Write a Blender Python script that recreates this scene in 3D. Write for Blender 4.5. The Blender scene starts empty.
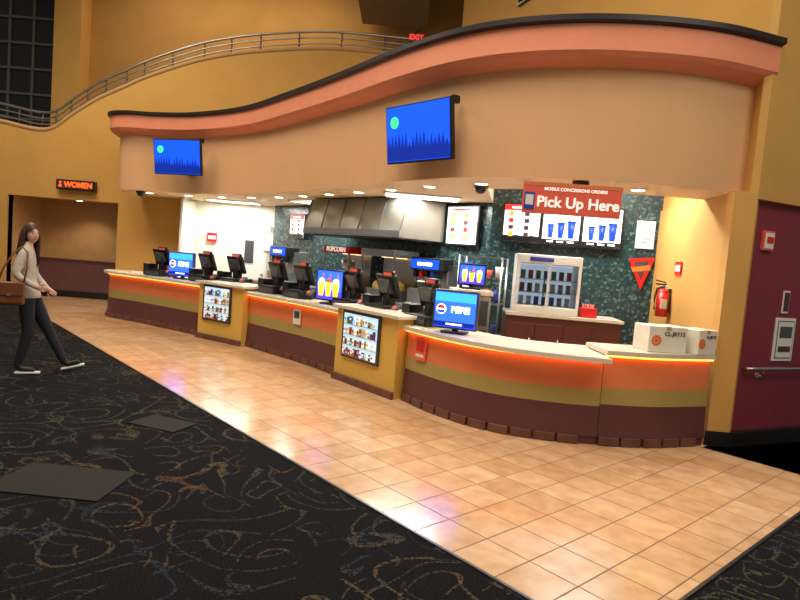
import bpy, bmesh, math, random
from mathutils import Vector, Matrix
random.seed(7)
sc=bpy.context.scene
try:
    sc.view_settings.view_transform='Standard'
    sc.view_settings.look='None'
    sc.view_settings.exposure=0.0
except Exception: pass

# ------------------------------------------------------------------ materials
def lin(c):
    return tuple(((v/255.0)/12.92 if v/255.0<=0.04045 else (((v/255.0)+0.055)/1.055)**2.4) for v in c)+(1.0,)
def mat(name,rgb,rough=0.6,metal=0.0,var=0.06,scale=6.0,bump=0.0,bscale=60.0,coat=0.0,spec=0.5,trans=0.0):
    m=bpy.data.materials.new(name); m.use_nodes=True
    nt=m.node_tree; b=nt.nodes['Principled BSDF']
    b.inputs['Roughness'].default_value=rough; b.inputs['Metallic'].default_value=metal
    b.inputs['Coat Weight'].default_value=coat
    b.inputs['Specular IOR Level'].default_value=spec
    b.inputs['Transmission Weight'].default_value=trans
    tc=nt.nodes.new('ShaderNodeTexCoord')
    n=nt.nodes.new('ShaderNodeTexNoise'); n.inputs['Scale'].default_value=scale; n.inputs['Detail'].default_value=4
    nt.links.new(tc.outputs['Object'],n.inputs['Vector'])
    r=nt.nodes.new('ShaderNodeValToRGB')
    c=lin(rgb)
    r.color_ramp.elements[0].position=0.3; r.color_ramp.elements[1].position=0.7
    r.color_ramp.elements[0].color=tuple(max(0,v*(1-var)) for v in c[:3])+(1,)
    r.color_ramp.elements[1].color=tuple(min(1,v*(1+var)) for v in c[:3])+(1,)
    nt.links.new(n.outputs['Fac'],r.inputs['Fac']); nt.links.new(r.outputs['Color'],b.inputs['Base Color'])
    if bump>0:
        n2=nt.nodes.new('ShaderNodeTexNoise'); n2.inputs['Scale'].default_value=bscale; n2.inputs['Detail'].default_value=3
        nt.links.new(tc.outputs['Object'],n2.inputs['Vector'])
        bp=nt.nodes.new('ShaderNodeBump'); bp.inputs['Strength'].default_value=bump; bp.inputs['Distance'].default_value=0.02
        nt.links.new(n2.outputs['Fac'],bp.inputs['Height']); nt.links.new(bp.outputs['Normal'],b.inputs['Normal'])
    return m
def emat(name,rgb,strength=1.0,base=None):
    m=bpy.data.materials.new(name); m.use_nodes=True
    b=m.node_tree.nodes['Principled BSDF']
    b.inputs['Base Color'].default_value=lin(base or rgb)
    b.inputs['Roughness'].default_value=0.4
    b.inputs['Emission Color'].default_value=lin(rgb); b.inputs['Emission Strength'].default_value=strength
    return m

M={}
M['gold']=mat('gold_paint',(208,160,84),0.75,bump=0.08,var=0.05,scale=1.5)
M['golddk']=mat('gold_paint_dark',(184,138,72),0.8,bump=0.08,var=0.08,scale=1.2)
M['peach']=mat('peach_paint',(222,174,128),0.7,bump=0.05,var=0.03,scale=1.2)
M['coral']=mat('coral_paint',(234,146,112),0.6,var=0.03)
M['black']=mat('black_trim',(22,20,22),0.45)
M['blackp']=mat('black_plastic',(20,20,23),0.35)
M['greyp']=mat('grey_plastic',(70,72,78),0.4)
M['lid']=mat('soffit_underside',(226,200,164),0.7,var=0.03)
M['orange']=mat('orange_laminate',(218,126,80),0.4,var=0.03)
M['olive']=mat('olive_laminate',(168,150,88),0.4,var=0.03)
M['maroon']=mat('maroon_laminate',(94,52,54),0.4,var=0.05)
M['toe']=mat('toe_tile',(104,64,56),0.45,var=0.3,scale=5)
M['top']=mat('solid_surface_top',(216,206,190),0.25,var=0.05,scale=40)
M['pgold']=mat('pillar_gold',(220,178,86),0.5,var=0.03)
M['maroonw']=mat('maroon_paint',(132,44,60),0.6,bump=0.05,var=0.05)
M['purple']=mat('purple_brown_paint',(104,68,74),0.6)
M['purpledk']=mat('purple_door',(76,36,54),0.5)
M['tan']=mat('tan_paint',(190,152,104),0.8)
M['white']=mat('white_enamel',(232,232,228),0.4,var=0.02)
M['whitew']=mat('white_wall_paint',(228,228,214),0.6,var=0.03)
M['steel']=mat('stainless_steel',(176,178,180),0.3,metal=0.9,var=0.1,scale=3)
M['hood']=mat('brushed_hood_steel',(128,126,118),0.42,metal=0.7,var=0.15,scale=2)
M['dsteel']=mat('dark_steel',(90,92,96),0.35,metal=0.8)
M['red']=mat('red_enamel',(205,30,28),0.35)
M['redsign']=mat('red_sign',(236,100,78),0.5,var=0.02)
M['glass']=mat('clear_glass',(235,240,245),0.03,trans=1.0,var=0.0)
M['grey']=mat('grey_paint',(140,130,116),0.7)
M['darkroom']=mat('dark_opening',(16,18,22),0.3)
M['frame']=mat('window_mullion',(84,92,84),0.5)
M['skin']=mat('skin',(226,180,158),0.5,var=0.04,scale=20)
M['hair']=mat('brown_hair',(68,40,27),0.5,var=0.4,scale=60)
M['shirt']=mat('beige_knit',(200,194,184),0.85,var=0.12,scale=40,bump=0.2,bscale=120)
M['pants']=mat('navy_trousers',(26,28,42),0.8,var=0.1,scale=20)
M['shoe']=mat('black_shoe',(20,20,22),0.5)
M['leather']=mat('brown_leather',(122,70,40),0.45,var=0.15,scale=15)
M['card']=mat('white_cardboard',(230,224,210),0.7,var=0.04)
M['popcorn']=mat('popcorn_yellow',(240,205,110),0.8,var=0.3,scale=60,bump=0.8,bscale=60)
M['cab']=mat('cabinet_maroon',(92,48,42),0.45,var=0.08)
M['lip']=mat('lips',(190,105,100),0.5)
M['eyew']=mat('eye_white',(225,222,218),0.3)
M['e_down']=emat('downlight_lens',(255,235,195),10)
M['e_led']=emat('led_strip',(255,150,55),5.5)
M['e_panel']=emat('ceiling_panel_light',(255,248,232),4)
M['e_blue']=emat('screen_blue',(10,80,235),1.6,(5,10,40))
M['e_ad']=emat('ad_screen_blue',(22,56,235),7.0,(5,10,40))
M['e_adsky']=emat('ad_screen_sky',(40,120,240),4.0,(5,10,40))
M['e_adw']=emat('ad_screen_white',(250,250,255),3.0)
M['e_blued']=emat('screen_dark_blue',(4,40,150),1.2,(5,10,40))
M['e_sky']=emat('screen_sky_blue',(40,150,240),1.4,(5,10,40))
M['e_green']=emat('screen_green',(60,225,130),1.3)
M['e_white']=emat('screen_white',(255,250,240),1.5)
M['e_red']=emat('screen_red',(230,40,30),1.3)
M['e_yel']=emat('screen_yellow',(255,200,40),1.6)
M['e_purp']=emat('screen_violet',(80,60,225),1.8,(5,10,40))
M['e_sign']=emat('sign_orange_red',(255,80,25),2.5)
M['e_warm']=emat('warmer_glow',(255,205,140),2.5)
M['e_menu']=emat('menu_white',(235,232,220),0.75)
M['e_soft']=emat('fridge_interior_glow',(190,205,220),0.6)  # glowing panel stands in for light inside the refrigerator
M['e_case']=emat('case_interior_glow',(180,210,225),0.9)  # glow stands in for lighting inside the pillar cases
M['ink']=mat('print_ink',(70,50,50),0.6)
M['blueprint']=mat('print_blue',(40,70,170),0.5)
M['orangeprint']=mat('print_orange',(230,120,40),0.5)
M['purpleprint']=mat('print_purple',(120,70,150),0.5)
M['greenprint']=mat('print_green',(70,130,70),0.5)
M['yelprint']=mat('print_yellow',(225,190,70),0.5)

def teal():
    m=bpy.data.materials.new('teal_terrazzo'); m.use_nodes=True; nt=m.node_tree; b=nt.nodes['Principled BSDF']
    tc=nt.nodes.new('ShaderNodeTexCoord'); v=nt.nodes.new('ShaderNodeTexVoronoi'); v.inputs['Scale'].default_value=30
    nt.links.new(tc.outputs['Object'],v.inputs['Vector'])
    s=nt.nodes.new('ShaderNodeSeparateColor'); nt.links.new(v.outputs['Color'],s.inputs['Color'])
    r=nt.nodes.new('ShaderNodeValToRGB'); e=r.color_ramp.elements
    e[0].position=0; e[0].color=lin((28,48,50)); e[1].position=1; e[1].color=lin((94,116,112))
    k=e.new(0.75); k.color=lin((44,68,69))
    nt.links.new(s.outputs[0],r.inputs['Fac']); nt.links.new(r.outputs['Color'],b.inputs['Base Color'])
    b.inputs['Roughness'].default_value=0.25
    return m
M['teal']=teal()

def tilemat():
    m=bpy.data.materials.new('peach_floor_tile'); m.use_nodes=True; nt=m.node_tree; b=nt.nodes['Principled BSDF']; L=nt.links.new
    tc=nt.nodes.new('ShaderNodeTexCoord')
    br=nt.nodes.new('ShaderNodeTexBrick'); br.offset=0.0; br.squash=1.0
    br.inputs['Scale'].default_value=1.0; br.inputs['Brick Width'].default_value=0.312; br.inputs['Row Height'].default_value=0.312
    br.inputs['Mortar Size'].default_value=0.005; br.inputs['Mortar Smooth'].default_value=0.1; br.inputs['Bias'].default_value=0.0
    br.inputs['Color1'].default_value=lin((222,190,154)); br.inputs['Color2'].default_value=lin((206,168,128)); br.inputs['Mortar'].default_value=lin((128,94,70))
    L(tc.outputs['Object'],br.inputs['Vector'])
    n=nt.nodes.new('ShaderNodeTexNoise'); n.inputs['Scale'].default_value=7; n.inputs['Detail'].default_value=6
    L(tc.outputs['Object'],n.inputs['Vector'])
    r=nt.nodes.new('ShaderNodeValToRGB'); r.color_ramp.elements[0].position=0.3; r.color_ramp.elements[1].position=0.7
    r.color_ramp.elements[0].color=(0.76,0.66,0.56,1); r.color_ramp.elements[1].color=(1,1,1,1)
    L(n.outputs['Fac'],r.inputs['Fac'])
    mx=nt.nodes.new('ShaderNodeMix'); mx.data_type='RGBA'; mx.blend_type='MULTIPLY'; mx.inputs[0].default_value=0.8
    L(br.outputs['Color'],mx.inputs[6]); L(r.outputs['Color'],mx.inputs[7]); L(mx.outputs[2],b.inputs['Base Color'])
    rr=nt.nodes.new('ShaderNodeMapRange'); rr.inputs['To Min'].default_value=0.19; rr.inputs['To Max'].default_value=0.8
    L(br.outputs['Fac'],rr.inputs['Value']); L(rr.outputs['Result'],b.inputs['Roughness'])
    b.inputs['Specular IOR Level'].default_value=0.8
    bp=nt.nodes.new('ShaderNodeBump'); bp.invert=True; bp.inputs['Strength'].default_value=0.4; bp.inputs['Distance'].default_value=0.004
    L(br.outputs['Fac'],bp.inputs['Height']); L(bp.outputs['Normal'],b.inputs['Normal'])
    return m
M['tile']=tilemat()

def carpetmat(name='patterned_carpet',dim=1.0):
    m=bpy.data.materials.new(name); m.use_nodes=True; nt=m.node_tree; b=nt.nodes['Principled BSDF']; L=nt.links.new; N=nt.nodes.new
    tc=N('ShaderNodeTexCoord')
    def math_(op,a,bv=None):
        x=N('ShaderNodeMath'); x.operation=op
        if isinstance(a,(int,float)): x.inputs[0].default_value=a
        else: L(a,x.inputs[0])
        if bv is not None:
            if isinstance(bv,(int,float)): x.inputs[1].default_value=bv
            else: L(bv,x.inputs[1])
        return x.outputs[0]
    def noise(s,d,off=0):
        mp=N('ShaderNodeMapping'); mp.inputs['Location'].default_value=(off,off*0.7,off*0.3); L(tc.outputs['Object'],mp.inputs['Vector'])
        n=N('ShaderNodeTexNoise'); n.inputs['Scale'].default_value=s; n.inputs['Detail'].default_value=d; L(mp.outputs['Vector'],n.inputs['Vector']); return n.outputs['Fac']
    cur=None
    base=N('ShaderNodeValToRGB'); base.color_ramp.elements[0].color=lin((8,9,13)); base.color_ramp.elements[1].color=lin((30,30,34))
    base.color_ramp.elements[0].position=0.35; base.color_ramp.elements[1].position=0.7
    L(noise(90,3),base.inputs['Fac']); cur=base.outputs['Color']
    for (s,k,w,off,cols,th) in [(1.4,8,0.06,0,[(112,94,68),(62,70,78)],0.46),(2.0,7,0.06,13,[(90,86,60),(108,80,60)],0.47),(3.0,5,0.07,31,[(54,62,80),(92,88,68)],0.48)]:
        f=noise(s,0,off); f=math_('FRACT',math_('MULTIPLY',f,k)); f=math_('ABSOLUTE',math_('SUBTRACT',f,0.5)); f=math_('LESS_THAN',f,w)
        g=math_('GREATER_THAN',noise(1.9,1,off+5),th); g2=math_('GREATER_THAN',noise(55,2,off+9),0.48)
        f=math_('MULTIPLY',math_('MULTIPLY',f,g),g2); f=math_('MULTIPLY',f,0.46*dim)
        cr=N('ShaderNodeValToRGB'); cr.color_ramp.elements[0].position=0.45; cr.color_ramp.elements[1].position=0.55
        cr.color_ramp.elements[0].color=lin(cols[0]); cr.color_ramp.elements[1].color=lin(cols[1]); L(noise(0.9,0,off+21),cr.inputs['Fac'])
        mx=N('ShaderNodeMix'); mx.data_type='RGBA'; L(f,mx.inputs[0]); L(cur,mx.inputs[6]); L(cr.outputs['Color'],mx.inputs[7]); cur=mx.outputs[2]
    L(cur,b.inputs['Base Color']); b.inputs['Roughness'].default_value=0.95; b.inputs['Specular IOR Level'].default_value=0.1
    bp=N('ShaderNodeBump'); bp.inputs['Strength'].default_value=0.4; bp.inputs['Distance'].default_value=0.01
    L(noise(160,2),bp.inputs['Height']); L(bp.outputs['Normal'],b.inputs['Normal'])
    return m
M['carpet']=carpetmat()
M['mat']=mat('dark_patch',(26,22,20),0.9,bump=0.3,bscale=150,var=0.2)  # dark tone for the floor rectangles

# ------------------------------------------------------------------ mesh builder
class MB:
    def __init__(s): s.bm=bmesh.new(); s.mats=[]
    def mi(s,k):
        if k not in s.mats: s.mats.append(k)
        return s.mats.index(k)
    def _fin(s,verts,k,mtx=None,smooth=False):
        if mtx is not None: bmesh.ops.transform(s.bm,matrix=mtx,verts=verts)
        i=s.mi(k)
        for f in {f for v in verts for f in v.link_faces}: f.material_index=i; f.smooth=smooth
    def box(s,c,size,k,rot=None,bevel=0.0):
        r=bmesh.ops.create_cube(s.bm,size=1.0); vs=r['verts']
        bmesh.ops.scale(s.bm,vec=Vector(size),verts=vs)
        if bevel>0:
            es=list({e for v in vs for e in v.link_edges})
            rr=bmesh.ops.bevel(s.bm,geom=es,offset=bevel,segments=2,affect='EDGES',profile=0.5); vs=list({v for f in rr['faces'] for v in f.verts}|{v for v in vs if v.is_valid})
        mt=Matrix.Translation(Vector(c))
        if rot is not None: mt=mt@rot.to_4x4()
        s._fin(vs,k,mt)
    def cyl(s,p0,p1,r,k,r2=None,seg=20,smooth=True):
        p0=Vector(p0);p1=Vector(p1);d=p1-p0
        q=d.to_track_quat('Z','Y').to_matrix().to_4x4()
        rr=bmesh.ops.create_cone(s.bm,cap_ends=True,segments=seg,radius1=r,radius2=r if r2 is None else r2,depth=d.length)
        s._fin(rr['verts'],k,Matrix.Translation((p0+p1)/2)@q,False)
        if smooth:
            for f in {f for v in rr['verts'] for f in v.link_faces}:
                if len(f.verts)==4: f.smooth=True
    def sph(s,c,r,k,seg=16,rot=None):
        rr=bmesh.ops.create_uvsphere(s.bm,u_segments=seg,v_segments=max(8,seg//2),radius=1.0)
        sz=r if isinstance(r,(tuple,list)) else (r,r,r)
        mt=Matrix.Translation(Vector(c))
        if rot is not None: mt=mt@rot.to_4x4()
        s._fin(rr['verts'],k,mt@Matrix.Diagonal(Vector(sz)).to_4x4(),True)
        return rr['verts']
    def poly(s,pts,k):
        vs=[s.bm.verts.new(Vector(p)) for p in pts]; f=s.bm.faces.new(vs); f.material_index=s.mi(k)
        if len(pts)>4: bmesh.ops.triangulate(s.bm,faces=[f])
    def prism(s,pts,vec,k):
        vec=Vector(vec); a=[s.bm.verts.new(Vector(p)) for p in pts]; b=[s.bm.verts.new(Vector(p)+vec) for p in pts]; n=len(pts); i=s.mi(k)
        fs=[s.bm.faces.new(a),s.bm.faces.new(list(reversed(b)))]
        for j in range(n): f=s.bm.faces.new([a[j],a[(j+1)%n],b[(j+1)%n],b[j]]); f.material_index=i
        for f in fs: f.material_index=i
        if n>4: bmesh.ops.triangulate(s.bm,faces=fs)
    def tube(s,pts,r,k,seg=8):
        pts=[Vector(p) for p in pts]; rings=[]; i=s.mi(k)
        for j,p in enumerate(pts):
            d=(pts[min(j+1,len(pts)-1)]-pts[max(j-1,0)]).normalized()
            q=d.to_track_quat('Z','Y').to_matrix()
            rad=r[j] if isinstance(r,(list,tuple)) else r
            rings.append([s.bm.verts.new(p+q@Vector((math.cos(2*math.pi*t/seg)*rad,math.sin(2*math.pi*t/seg)*rad,0))) for t in range(seg)])
        for a,b in zip(rings[:-1],rings[1:]):
            for t in range(seg):
                f=s.bm.faces.new([a[t],a[(t+1)%seg],b[(t+1)%seg],b[t]]); f.material_index=i; f.smooth=True
        for ring in (rings[0],rings[-1]):
            f=s.bm.faces.new(ring); f.material_index=i
    def done(s,name,loc=(0,0,0),rz=0.0,parent=None,normals=True):
        if normals: bmesh.ops.recalc_face_normals(s.bm,faces=s.bm.faces)
        me=bpy.data.meshes.new(name); s.bm.to_mesh(me); s.bm.free()
        for k in s.mats: me.materials.append(M[k])
        o=bpy.data.objects.new(name,me); sc.collection.objects.link(o)
        o.location=loc; o.rotation_euler=(0,0,rz)
        if parent: o.parent=parent
        return o
def text(body,size,k,parent,loc,rot,ext=0.002,name='lettering',bold=0.0,ax='CENTER'):
    cu=bpy.data.curves.new(name,'FONT'); cu.body=body; cu.size=size; cu.extrude=ext; cu.align_x=ax; cu.align_y='CENTER'; cu.offset=bold
    o=bpy.data.objects.new(name,cu); sc.collection.objects.link(o)
    dg=bpy.context.evaluated_depsgraph_get(); me=bpy.data.meshes.new_from_object(o.evaluated_get(dg))
    bpy.data.objects.remove(o); me.materials.clear(); me.materials.append(M[k])
    o=bpy.data.objects.new(name,me); sc.collection.objects.link(o); o.parent=parent; o.location=loc; o.rotation_euler=rot
    return o
R90=(math.pi/2,0,0)   # text facing local -Y

def cr(pts,n=8):
    P=[Vector(p) for p in pts]; P=[P[0]*2-P[1]]+P+[P[-1]*2-P[-2]]; out=[]
    for i in range(1,len(P)-2):
        a,b,c,d=P[i-1],P[i],P[i+1],P[i+2]
        for t in range(n):
            t/=n
            out.append(0.5*((2*b)+(c-a)*t+(2*a-5*b+4*c-d)*t*t+(3*b-a-3*c+d)*t**3))
    out.append(P[-2]); return out
def offs(pts,o):
    out=[]
    for i,p in enumerate(pts):
        d=(pts[min(i+1,len(pts)-1)]-pts[max(i-1,0)]).normalized()
        oo=o(i/(len(pts)-1)) if callable(o) else o
        out.append(Vector((p.x+d.y*oo,p.y-d.x*oo)))
    return out
def sweep(mb,pts,prof,mats,closed=False,caps=True):
    n=len(prof); cols=[]
    rng=range(n if closed else n-1)
    P=[offs(pts,o) for o,z in prof]
    for j in rng:
        j2=(j+1)%n; i=mb.mi(mats[j])
        A=[mb.bm.verts.new((p.x,p.y,prof[j][1])) for p in P[j]]; B=[mb.bm.verts.new((p.x,p.y,prof[j2][1])) for p in P[j2]]
        for t in range(len(pts)-1):
            f=mb.bm.faces.new([A[t],A[t+1],B[t+1],B[t]]); f.material_index=i; f.smooth=True
    if closed and caps:
        for e in (0,-1):
            f=mb.bm.faces.new([mb.bm.verts.new((P[j][e].x,P[j][e].y,prof[j][1])) for j in range(n)]); f.material_index=mb.mi(mats[0])

# ------------------------------------------------------------------ floor
m=MB(); m.box((-2.5,8,-0.05),(22,24,0.1),'carpet'); m.done('floor')
TA=math.atan2(-0.745,0.667)
m=MB(); m.prism([(-16.6,2.49,0),(-1.175,2.49,0),(-1.175,6.23,0),(-2.3,6.23,0),(-2.3,11.5,0),(-16.6,11.5,0)],(0,0,0.006),'tile'); m.done('floor_tile',rz=TA)
m=MB(); m.box((-8.9,2.49,0.005),(15.4,0.02,0.01),'dsteel'); m.box((-1.175,4.36,0.005),(0.02,3.74,0.01),'dsteel'); m.done('trim_1',rz=TA)

# ------------------------------------------------------------------ walls
rail=[(-10.8,4.45),(-9.4,4.38),(-8.5,4.25),(-8.05,4.3),(-7.6,4.65),(-7.1,5.0),(-6.5,5.32),(-5.95,5.6),(-5,5.98),(-4.2,6.2),(-3.3,6.36),(-2.06,6.5),(-0.8,6.5),(0.9,6.45)]
railc=[Vector(p) for p in cr([(a,b) for a,b in rail],4)]
m=MB()
m.box((-9.95,13.7,1.175),(1.9,0.2,2.35),'gold')
m.box((-2.75,13.75,1.175),(7.5,0.3,2.35),'gold')
for a,b in zip(railc[:-1],railc[1:]):
    m.prism([(a.x,13.6,2.35),(b.x,13.6,2.35),(b.x,13.6,b.y-0.40),(a.x,13.6,a.y-0.40)],(0,0.3,0),'gold')
m.done('wall_back')
m=MB(); m.tube([(p.x,13.62,p.y-0.40) for p in railc],0.05,'tan',seg=8); m.done('trim_2')
m=MB()
m.box((-7.75,14.95,1.2),(2.7,0.1,2.5),'tan'); m.box((-7.75,14.3,2.42),(2.7,1.3,0.1),'tan')
m.box((-9.05,14.3,1.2),(0.1,1.3,2.4),'tan'); m.box((-6.45,14.3,1.2),(0.1,1.3,2.4),'tan')
m.box((-7.9,14.88,0.47),(2.3,0.04,0.86),'purple'); m.box((-7.9,14.87,0.92),(2.3,0.06,0.05),'maroon')
m.done('wall_recess')
m=MB(); m.box((-7.9,14.85,0.08),(2.3,0.04,0.16),'black'); m.box((-9.95,13.58,0.08),(1.9,0.04,0.16),'black'); m.done('baseboard_back')
m=MB(); m.box((0,0,1.03),(0.7,0.05,2.06),'purpledk',bevel=0.004); m.box((0,0.01,1.06),(0.84,0.04,2.14),'maroon'); m.cyl((-0.28,-0.03,1.0),(-0.28,-0.09,1.0),0.025,'steel'); m.box((-0.25,-0.09,1.0),(0.1,0.015,0.02),'steel')
m.done('door_1',(-6.56,14.42,0.0),math.radians(-90))
m=MB(); m.cyl((0,0,0),(0,0,-0.012),0.09,'white'); m.cyl((0,0,-0.011),(0,0,-0.016),0.065,'e_down'); m.done('recessed_downlight',(-7.7,14.2,2.37))
l=bpy.data.lights.new('downlight','SPOT'); l.energy=40; l.color=(1,0.8,0.55); l.spot_size=math.radians(130); l.spot_blend=0.6; l.shadow_soft_size=0.08
o=bpy.data.objects.new('downlight_lamp',l); o.location=(-7.7,14.2,2.33); sc.collection.objects.link(o)
# wall behind the balcony
m=MB(); m.box((-4.5,17.6,5.0),(19,0.2,10),'golddk'); m.box((-9.75,17.3,5.5),(0.75,0.6,9),'gold'); m.done('wall_upper')
m=MB()
m.box((0,0,0),(3.4,0.06,4.9),'darkroom')
for i in range(6): m.box((-1.7+i*0.68,-0.05,0),(0.06,0.06,4.9),'frame')
for i in range(8): m.box((0,-0.06,-2.45+i*0.7),(3.4,0.08,0.06),'frame')
m.done('window_1',(-11.9,17.4,6.45))
m=MB(); m.box((0,0,0),(1.7,2.4,1.4),'grey'); m.box((0,0,-0.72),(1.8,2.5,0.06),'grey'); m.done('ceiling_bulkhead',(-0.75,15.9,8.75))
m=MB(); m.box((-2.5,8,9.7),(22,24,0.1),'grey'); m.done('ceiling')
m=MB()
m.prism([(0.9,13.9,3.2),(3.6,6.35,3.2),(3.8,6.45,3.2),(1.1,13.9,3.2)],(0,0,6.5),'gold'); m.done('wall_side')
m=MB(); m.box((0,0,0),(1.6,0.08,0.26),'dsteel'); 
for i in range(6): m.box((0,-0.05,-0.08+i*0.032),(1.5,0.02,0.008),'black')
m.done('air_vent',(2.02,10.7,6.55),math.radians(-70.3))
m=MB()
m.prism([(3.2,5.98,0),(3.43,5.98,0),(3.53,6.12,0),(3.75,8.6,0),(3.5,8.6,0),(3.2,6.1,0)],(0,0,2.56),'gold')
m.prism([(3.42,6.4,2.5),(3.62,6.4,2.5),(3.75,8.6,2.5),(3.5,8.6,2.5)],(0,0,0.75),'gold')
m.prism([(3.36,6.0,2.55),(3.43,5.98,2.55),(3.53,6.12,2.55),(3.6,6.5,2.55),(3.4,6.5,2.55)],(0,0,7.05),'gold')
m.prism([(3.43,5.98,2.5),(6.6,7.47,2.5),(6.5,7.7,2.5),(3.4,6.3,2.5)],(0,0,7.1),'gold')
m.done('wall_right')
m=MB(); m.prism([(3.5,6.09,0),(6.6,7.55,0),(6.5,7.8,0),(3.45,6.35,0)],(0,0,2.5),'maroonw'); m.done('wall_maroon')
m=MB(); m.prism([(3.17,5.96,0),(3.45,5.96,0),(6.6,7.42,0),(6.6,7.5,0),(3.42,6.02,0),(3.2,6.0,0)],(0,0,0.15),'black'); m.done('baseboard_right')

# kitchen walls
A=(3.52,8.3);B=(1.25,8.9);C=(-1.0,11.2);D=(-2.9,13.3)
def wallseg(mb,a,b,z0,z1,k,th=0.1):
    a=Vector(a);b=Vector(b);d=(b-a).normalized();nn=Vector((-d.y,d.x))*th
    if nn.y<0: nn=-nn
    mb.prism([(a.x,a.y,z0),(b.x,b.y,z0),(b.x+nn.x,b.y+nn.y,z0),(a.x+nn.x,a.y+nn.y,z0)],(0,0,z1-z0),k)
m=MB(); wallseg(m,A,B,0,3.15,'teal'); wallseg(m,B,C,0,3.15,'teal'); wallseg(m,C,D,0,2.6,'teal'); m.done('wall_kitchen')
m=MB(); wallseg(m,(-4.75,13.5),(-2.85,13.5),0,2.6,'whitew',0.06); wallseg(m,(-4.78,12.9),(-4.72,13.5),0,2.55,'whitew',0.05); m.done('wall_white')
m=MB(); m.box((0,0,1.02),(0.8,0.04,2.04),'white',bevel=0.004); m.box((0,0.01,1.05),(0.92,0.04,2.1),'top'); m.box((0,-0.025,1.5),(0.2,0.02,0.5),'greyp'); m.cyl((0.32,-0.02,1.0),(0.32,-0.08,1.0),0.03,'steel'); m.done('door_2',(-3.45,13.46,0.0))

# ------------------------------------------------------------------ bulkhead
SB=cr([(-6.0,12.75),(-5.82,12.15),(-5.45,11.95),(-4.95,11.92),(-4.02,11.62),(-2.81,10.77),(-1.67,9.4),(-0.80,8.25),(-0.11,7.27),(0.43,6.62),(0.91,6.24),(1.38,6.03),(1.85,5.93),(2.34,5.91),(2.83,5.97),(3.42,6.17)],6)
m=MB()
sweep(m,SB,[(0,2.55),(0,3.62),(0.16,3.68),(0.2,3.72),(0.2,3.96),(0.25,3.98),(0.25,4.03),(-0.3,4.04)],['peach','coral','coral','coral','black','black','black'])
lid=[(p.x,p.y,2.55) for p in SB]+[(3.45,6.75,2.55),(2.0,6.7,2.55),(0.95,7.3,2.55),(1.25,8.9,2.55),(-1.0,11.2,2.55),(-2.9,13.3,2.55),(-2.9,13.6,2.55),(-6.0,13.6,2.55)]
m.poly(lid,'lid')
for a,b in zip([(3.45,6.75),(2.0,6.7),(0.95,7.3)],[(2.0,6.7),(0.95,7.3),(1.25,8.9)]):
    m.poly([(a[0],a[1],2.55),(b[0],b[1],2.55),(b[0],b[1],3.12),(a[0],a[1],3.12)],'lid')
m.poly([(3.6,6.7,3.12),(2.0,6.65,3.12),(0.9,7.25,3.12),(1.2,9.0,3.12),(3.6,8.5,3.12)],'grey')
m.done('ceiling_soffit',normals=False)

def length_sample(pts,step,start):
    out=[];acc=-start
    for a,b in zip(pts[:-1],pts[1:]):
        l=(b-a).length
        while acc+l>=step*len(out):
            t=(step*len(out)-acc)/l if l>0 else 0
            out.append(a.lerp(b,max(0,min(1,t))))
            if len(out)>60: return out
        acc+=l
    return out
inner=offs(SB,-0.42)
dl=length_sample([p for p in inner if -5.5<p.x<3.1],0.85,0.3)
for i,p in enumerate(dl):
    m=MB(); m.cyl((0,0,0.0),(0,0,-0.012),0.085,'white',seg=24); m.cyl((0,0,-0.011),(0,0,-0.016),0.066,'e_down',seg=24)
    m.done('recessed_downlight',(p.x,p.y,2.549))
    l=bpy.data.lights.new('downlight','SPOT'); l.energy=42; l.color=(1,0.86,0.66); l.spot_size=math.radians(120); l.spot_blend=0.6; l.shadow_soft_size=0.06
    o=bpy.data.objects.new('downlight_lamp',l); o.location=(p.x,p.y,2.52); sc.collection.objects.link(o)
def ppanel(x,y,w,d,rz=0.0,e=60):
    m=MB(); m.box((0,0,-0.012),(w,d,0.02),'white'); m.box((0,0,-0.023),(w-0.06,d-0.06,0.006),'e_panel'); m.done('ceiling_light_panel',(x,y,2.549),rz)
    l=bpy.data.lights.new('panel','AREA'); l.shape='RECTANGLE'; l.size=w; l.size_y=d; l.energy=e; l.color=(1,0.98,0.94)
    o=bpy.data.objects.new('panel_lamp',l); o.location=(x,y,2.51); sc.collection.objects.link(o)
ppanel(0.2,8.75,1.1,0.55,0,60); ppanel(-3.7,12.9,1.1,0.5,0,45); ppanel(-1.7,11.2,1.0,0.5,-0.75,50)
m=MB(); m.box((0,0,0),(1.4,0.3,0.04),'white'); m.box((0,0,-0.022),(1.3,0.22,0.006),'e_panel'); m.done('ceiling_light_panel',(2.4,7.5,3.09))
l=bpy.data.lights.new('panel','AREA'); l.shape='RECTANGLE'; l.size=1.3; l.size_y=0.3; l.energy=80; l.color=(1,0.98,0.93)
o=bpy.data.objects.new('panel_lamp',l); o.location=(2.4,7.5,3.05); sc.collection.objects.link(o)

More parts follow.
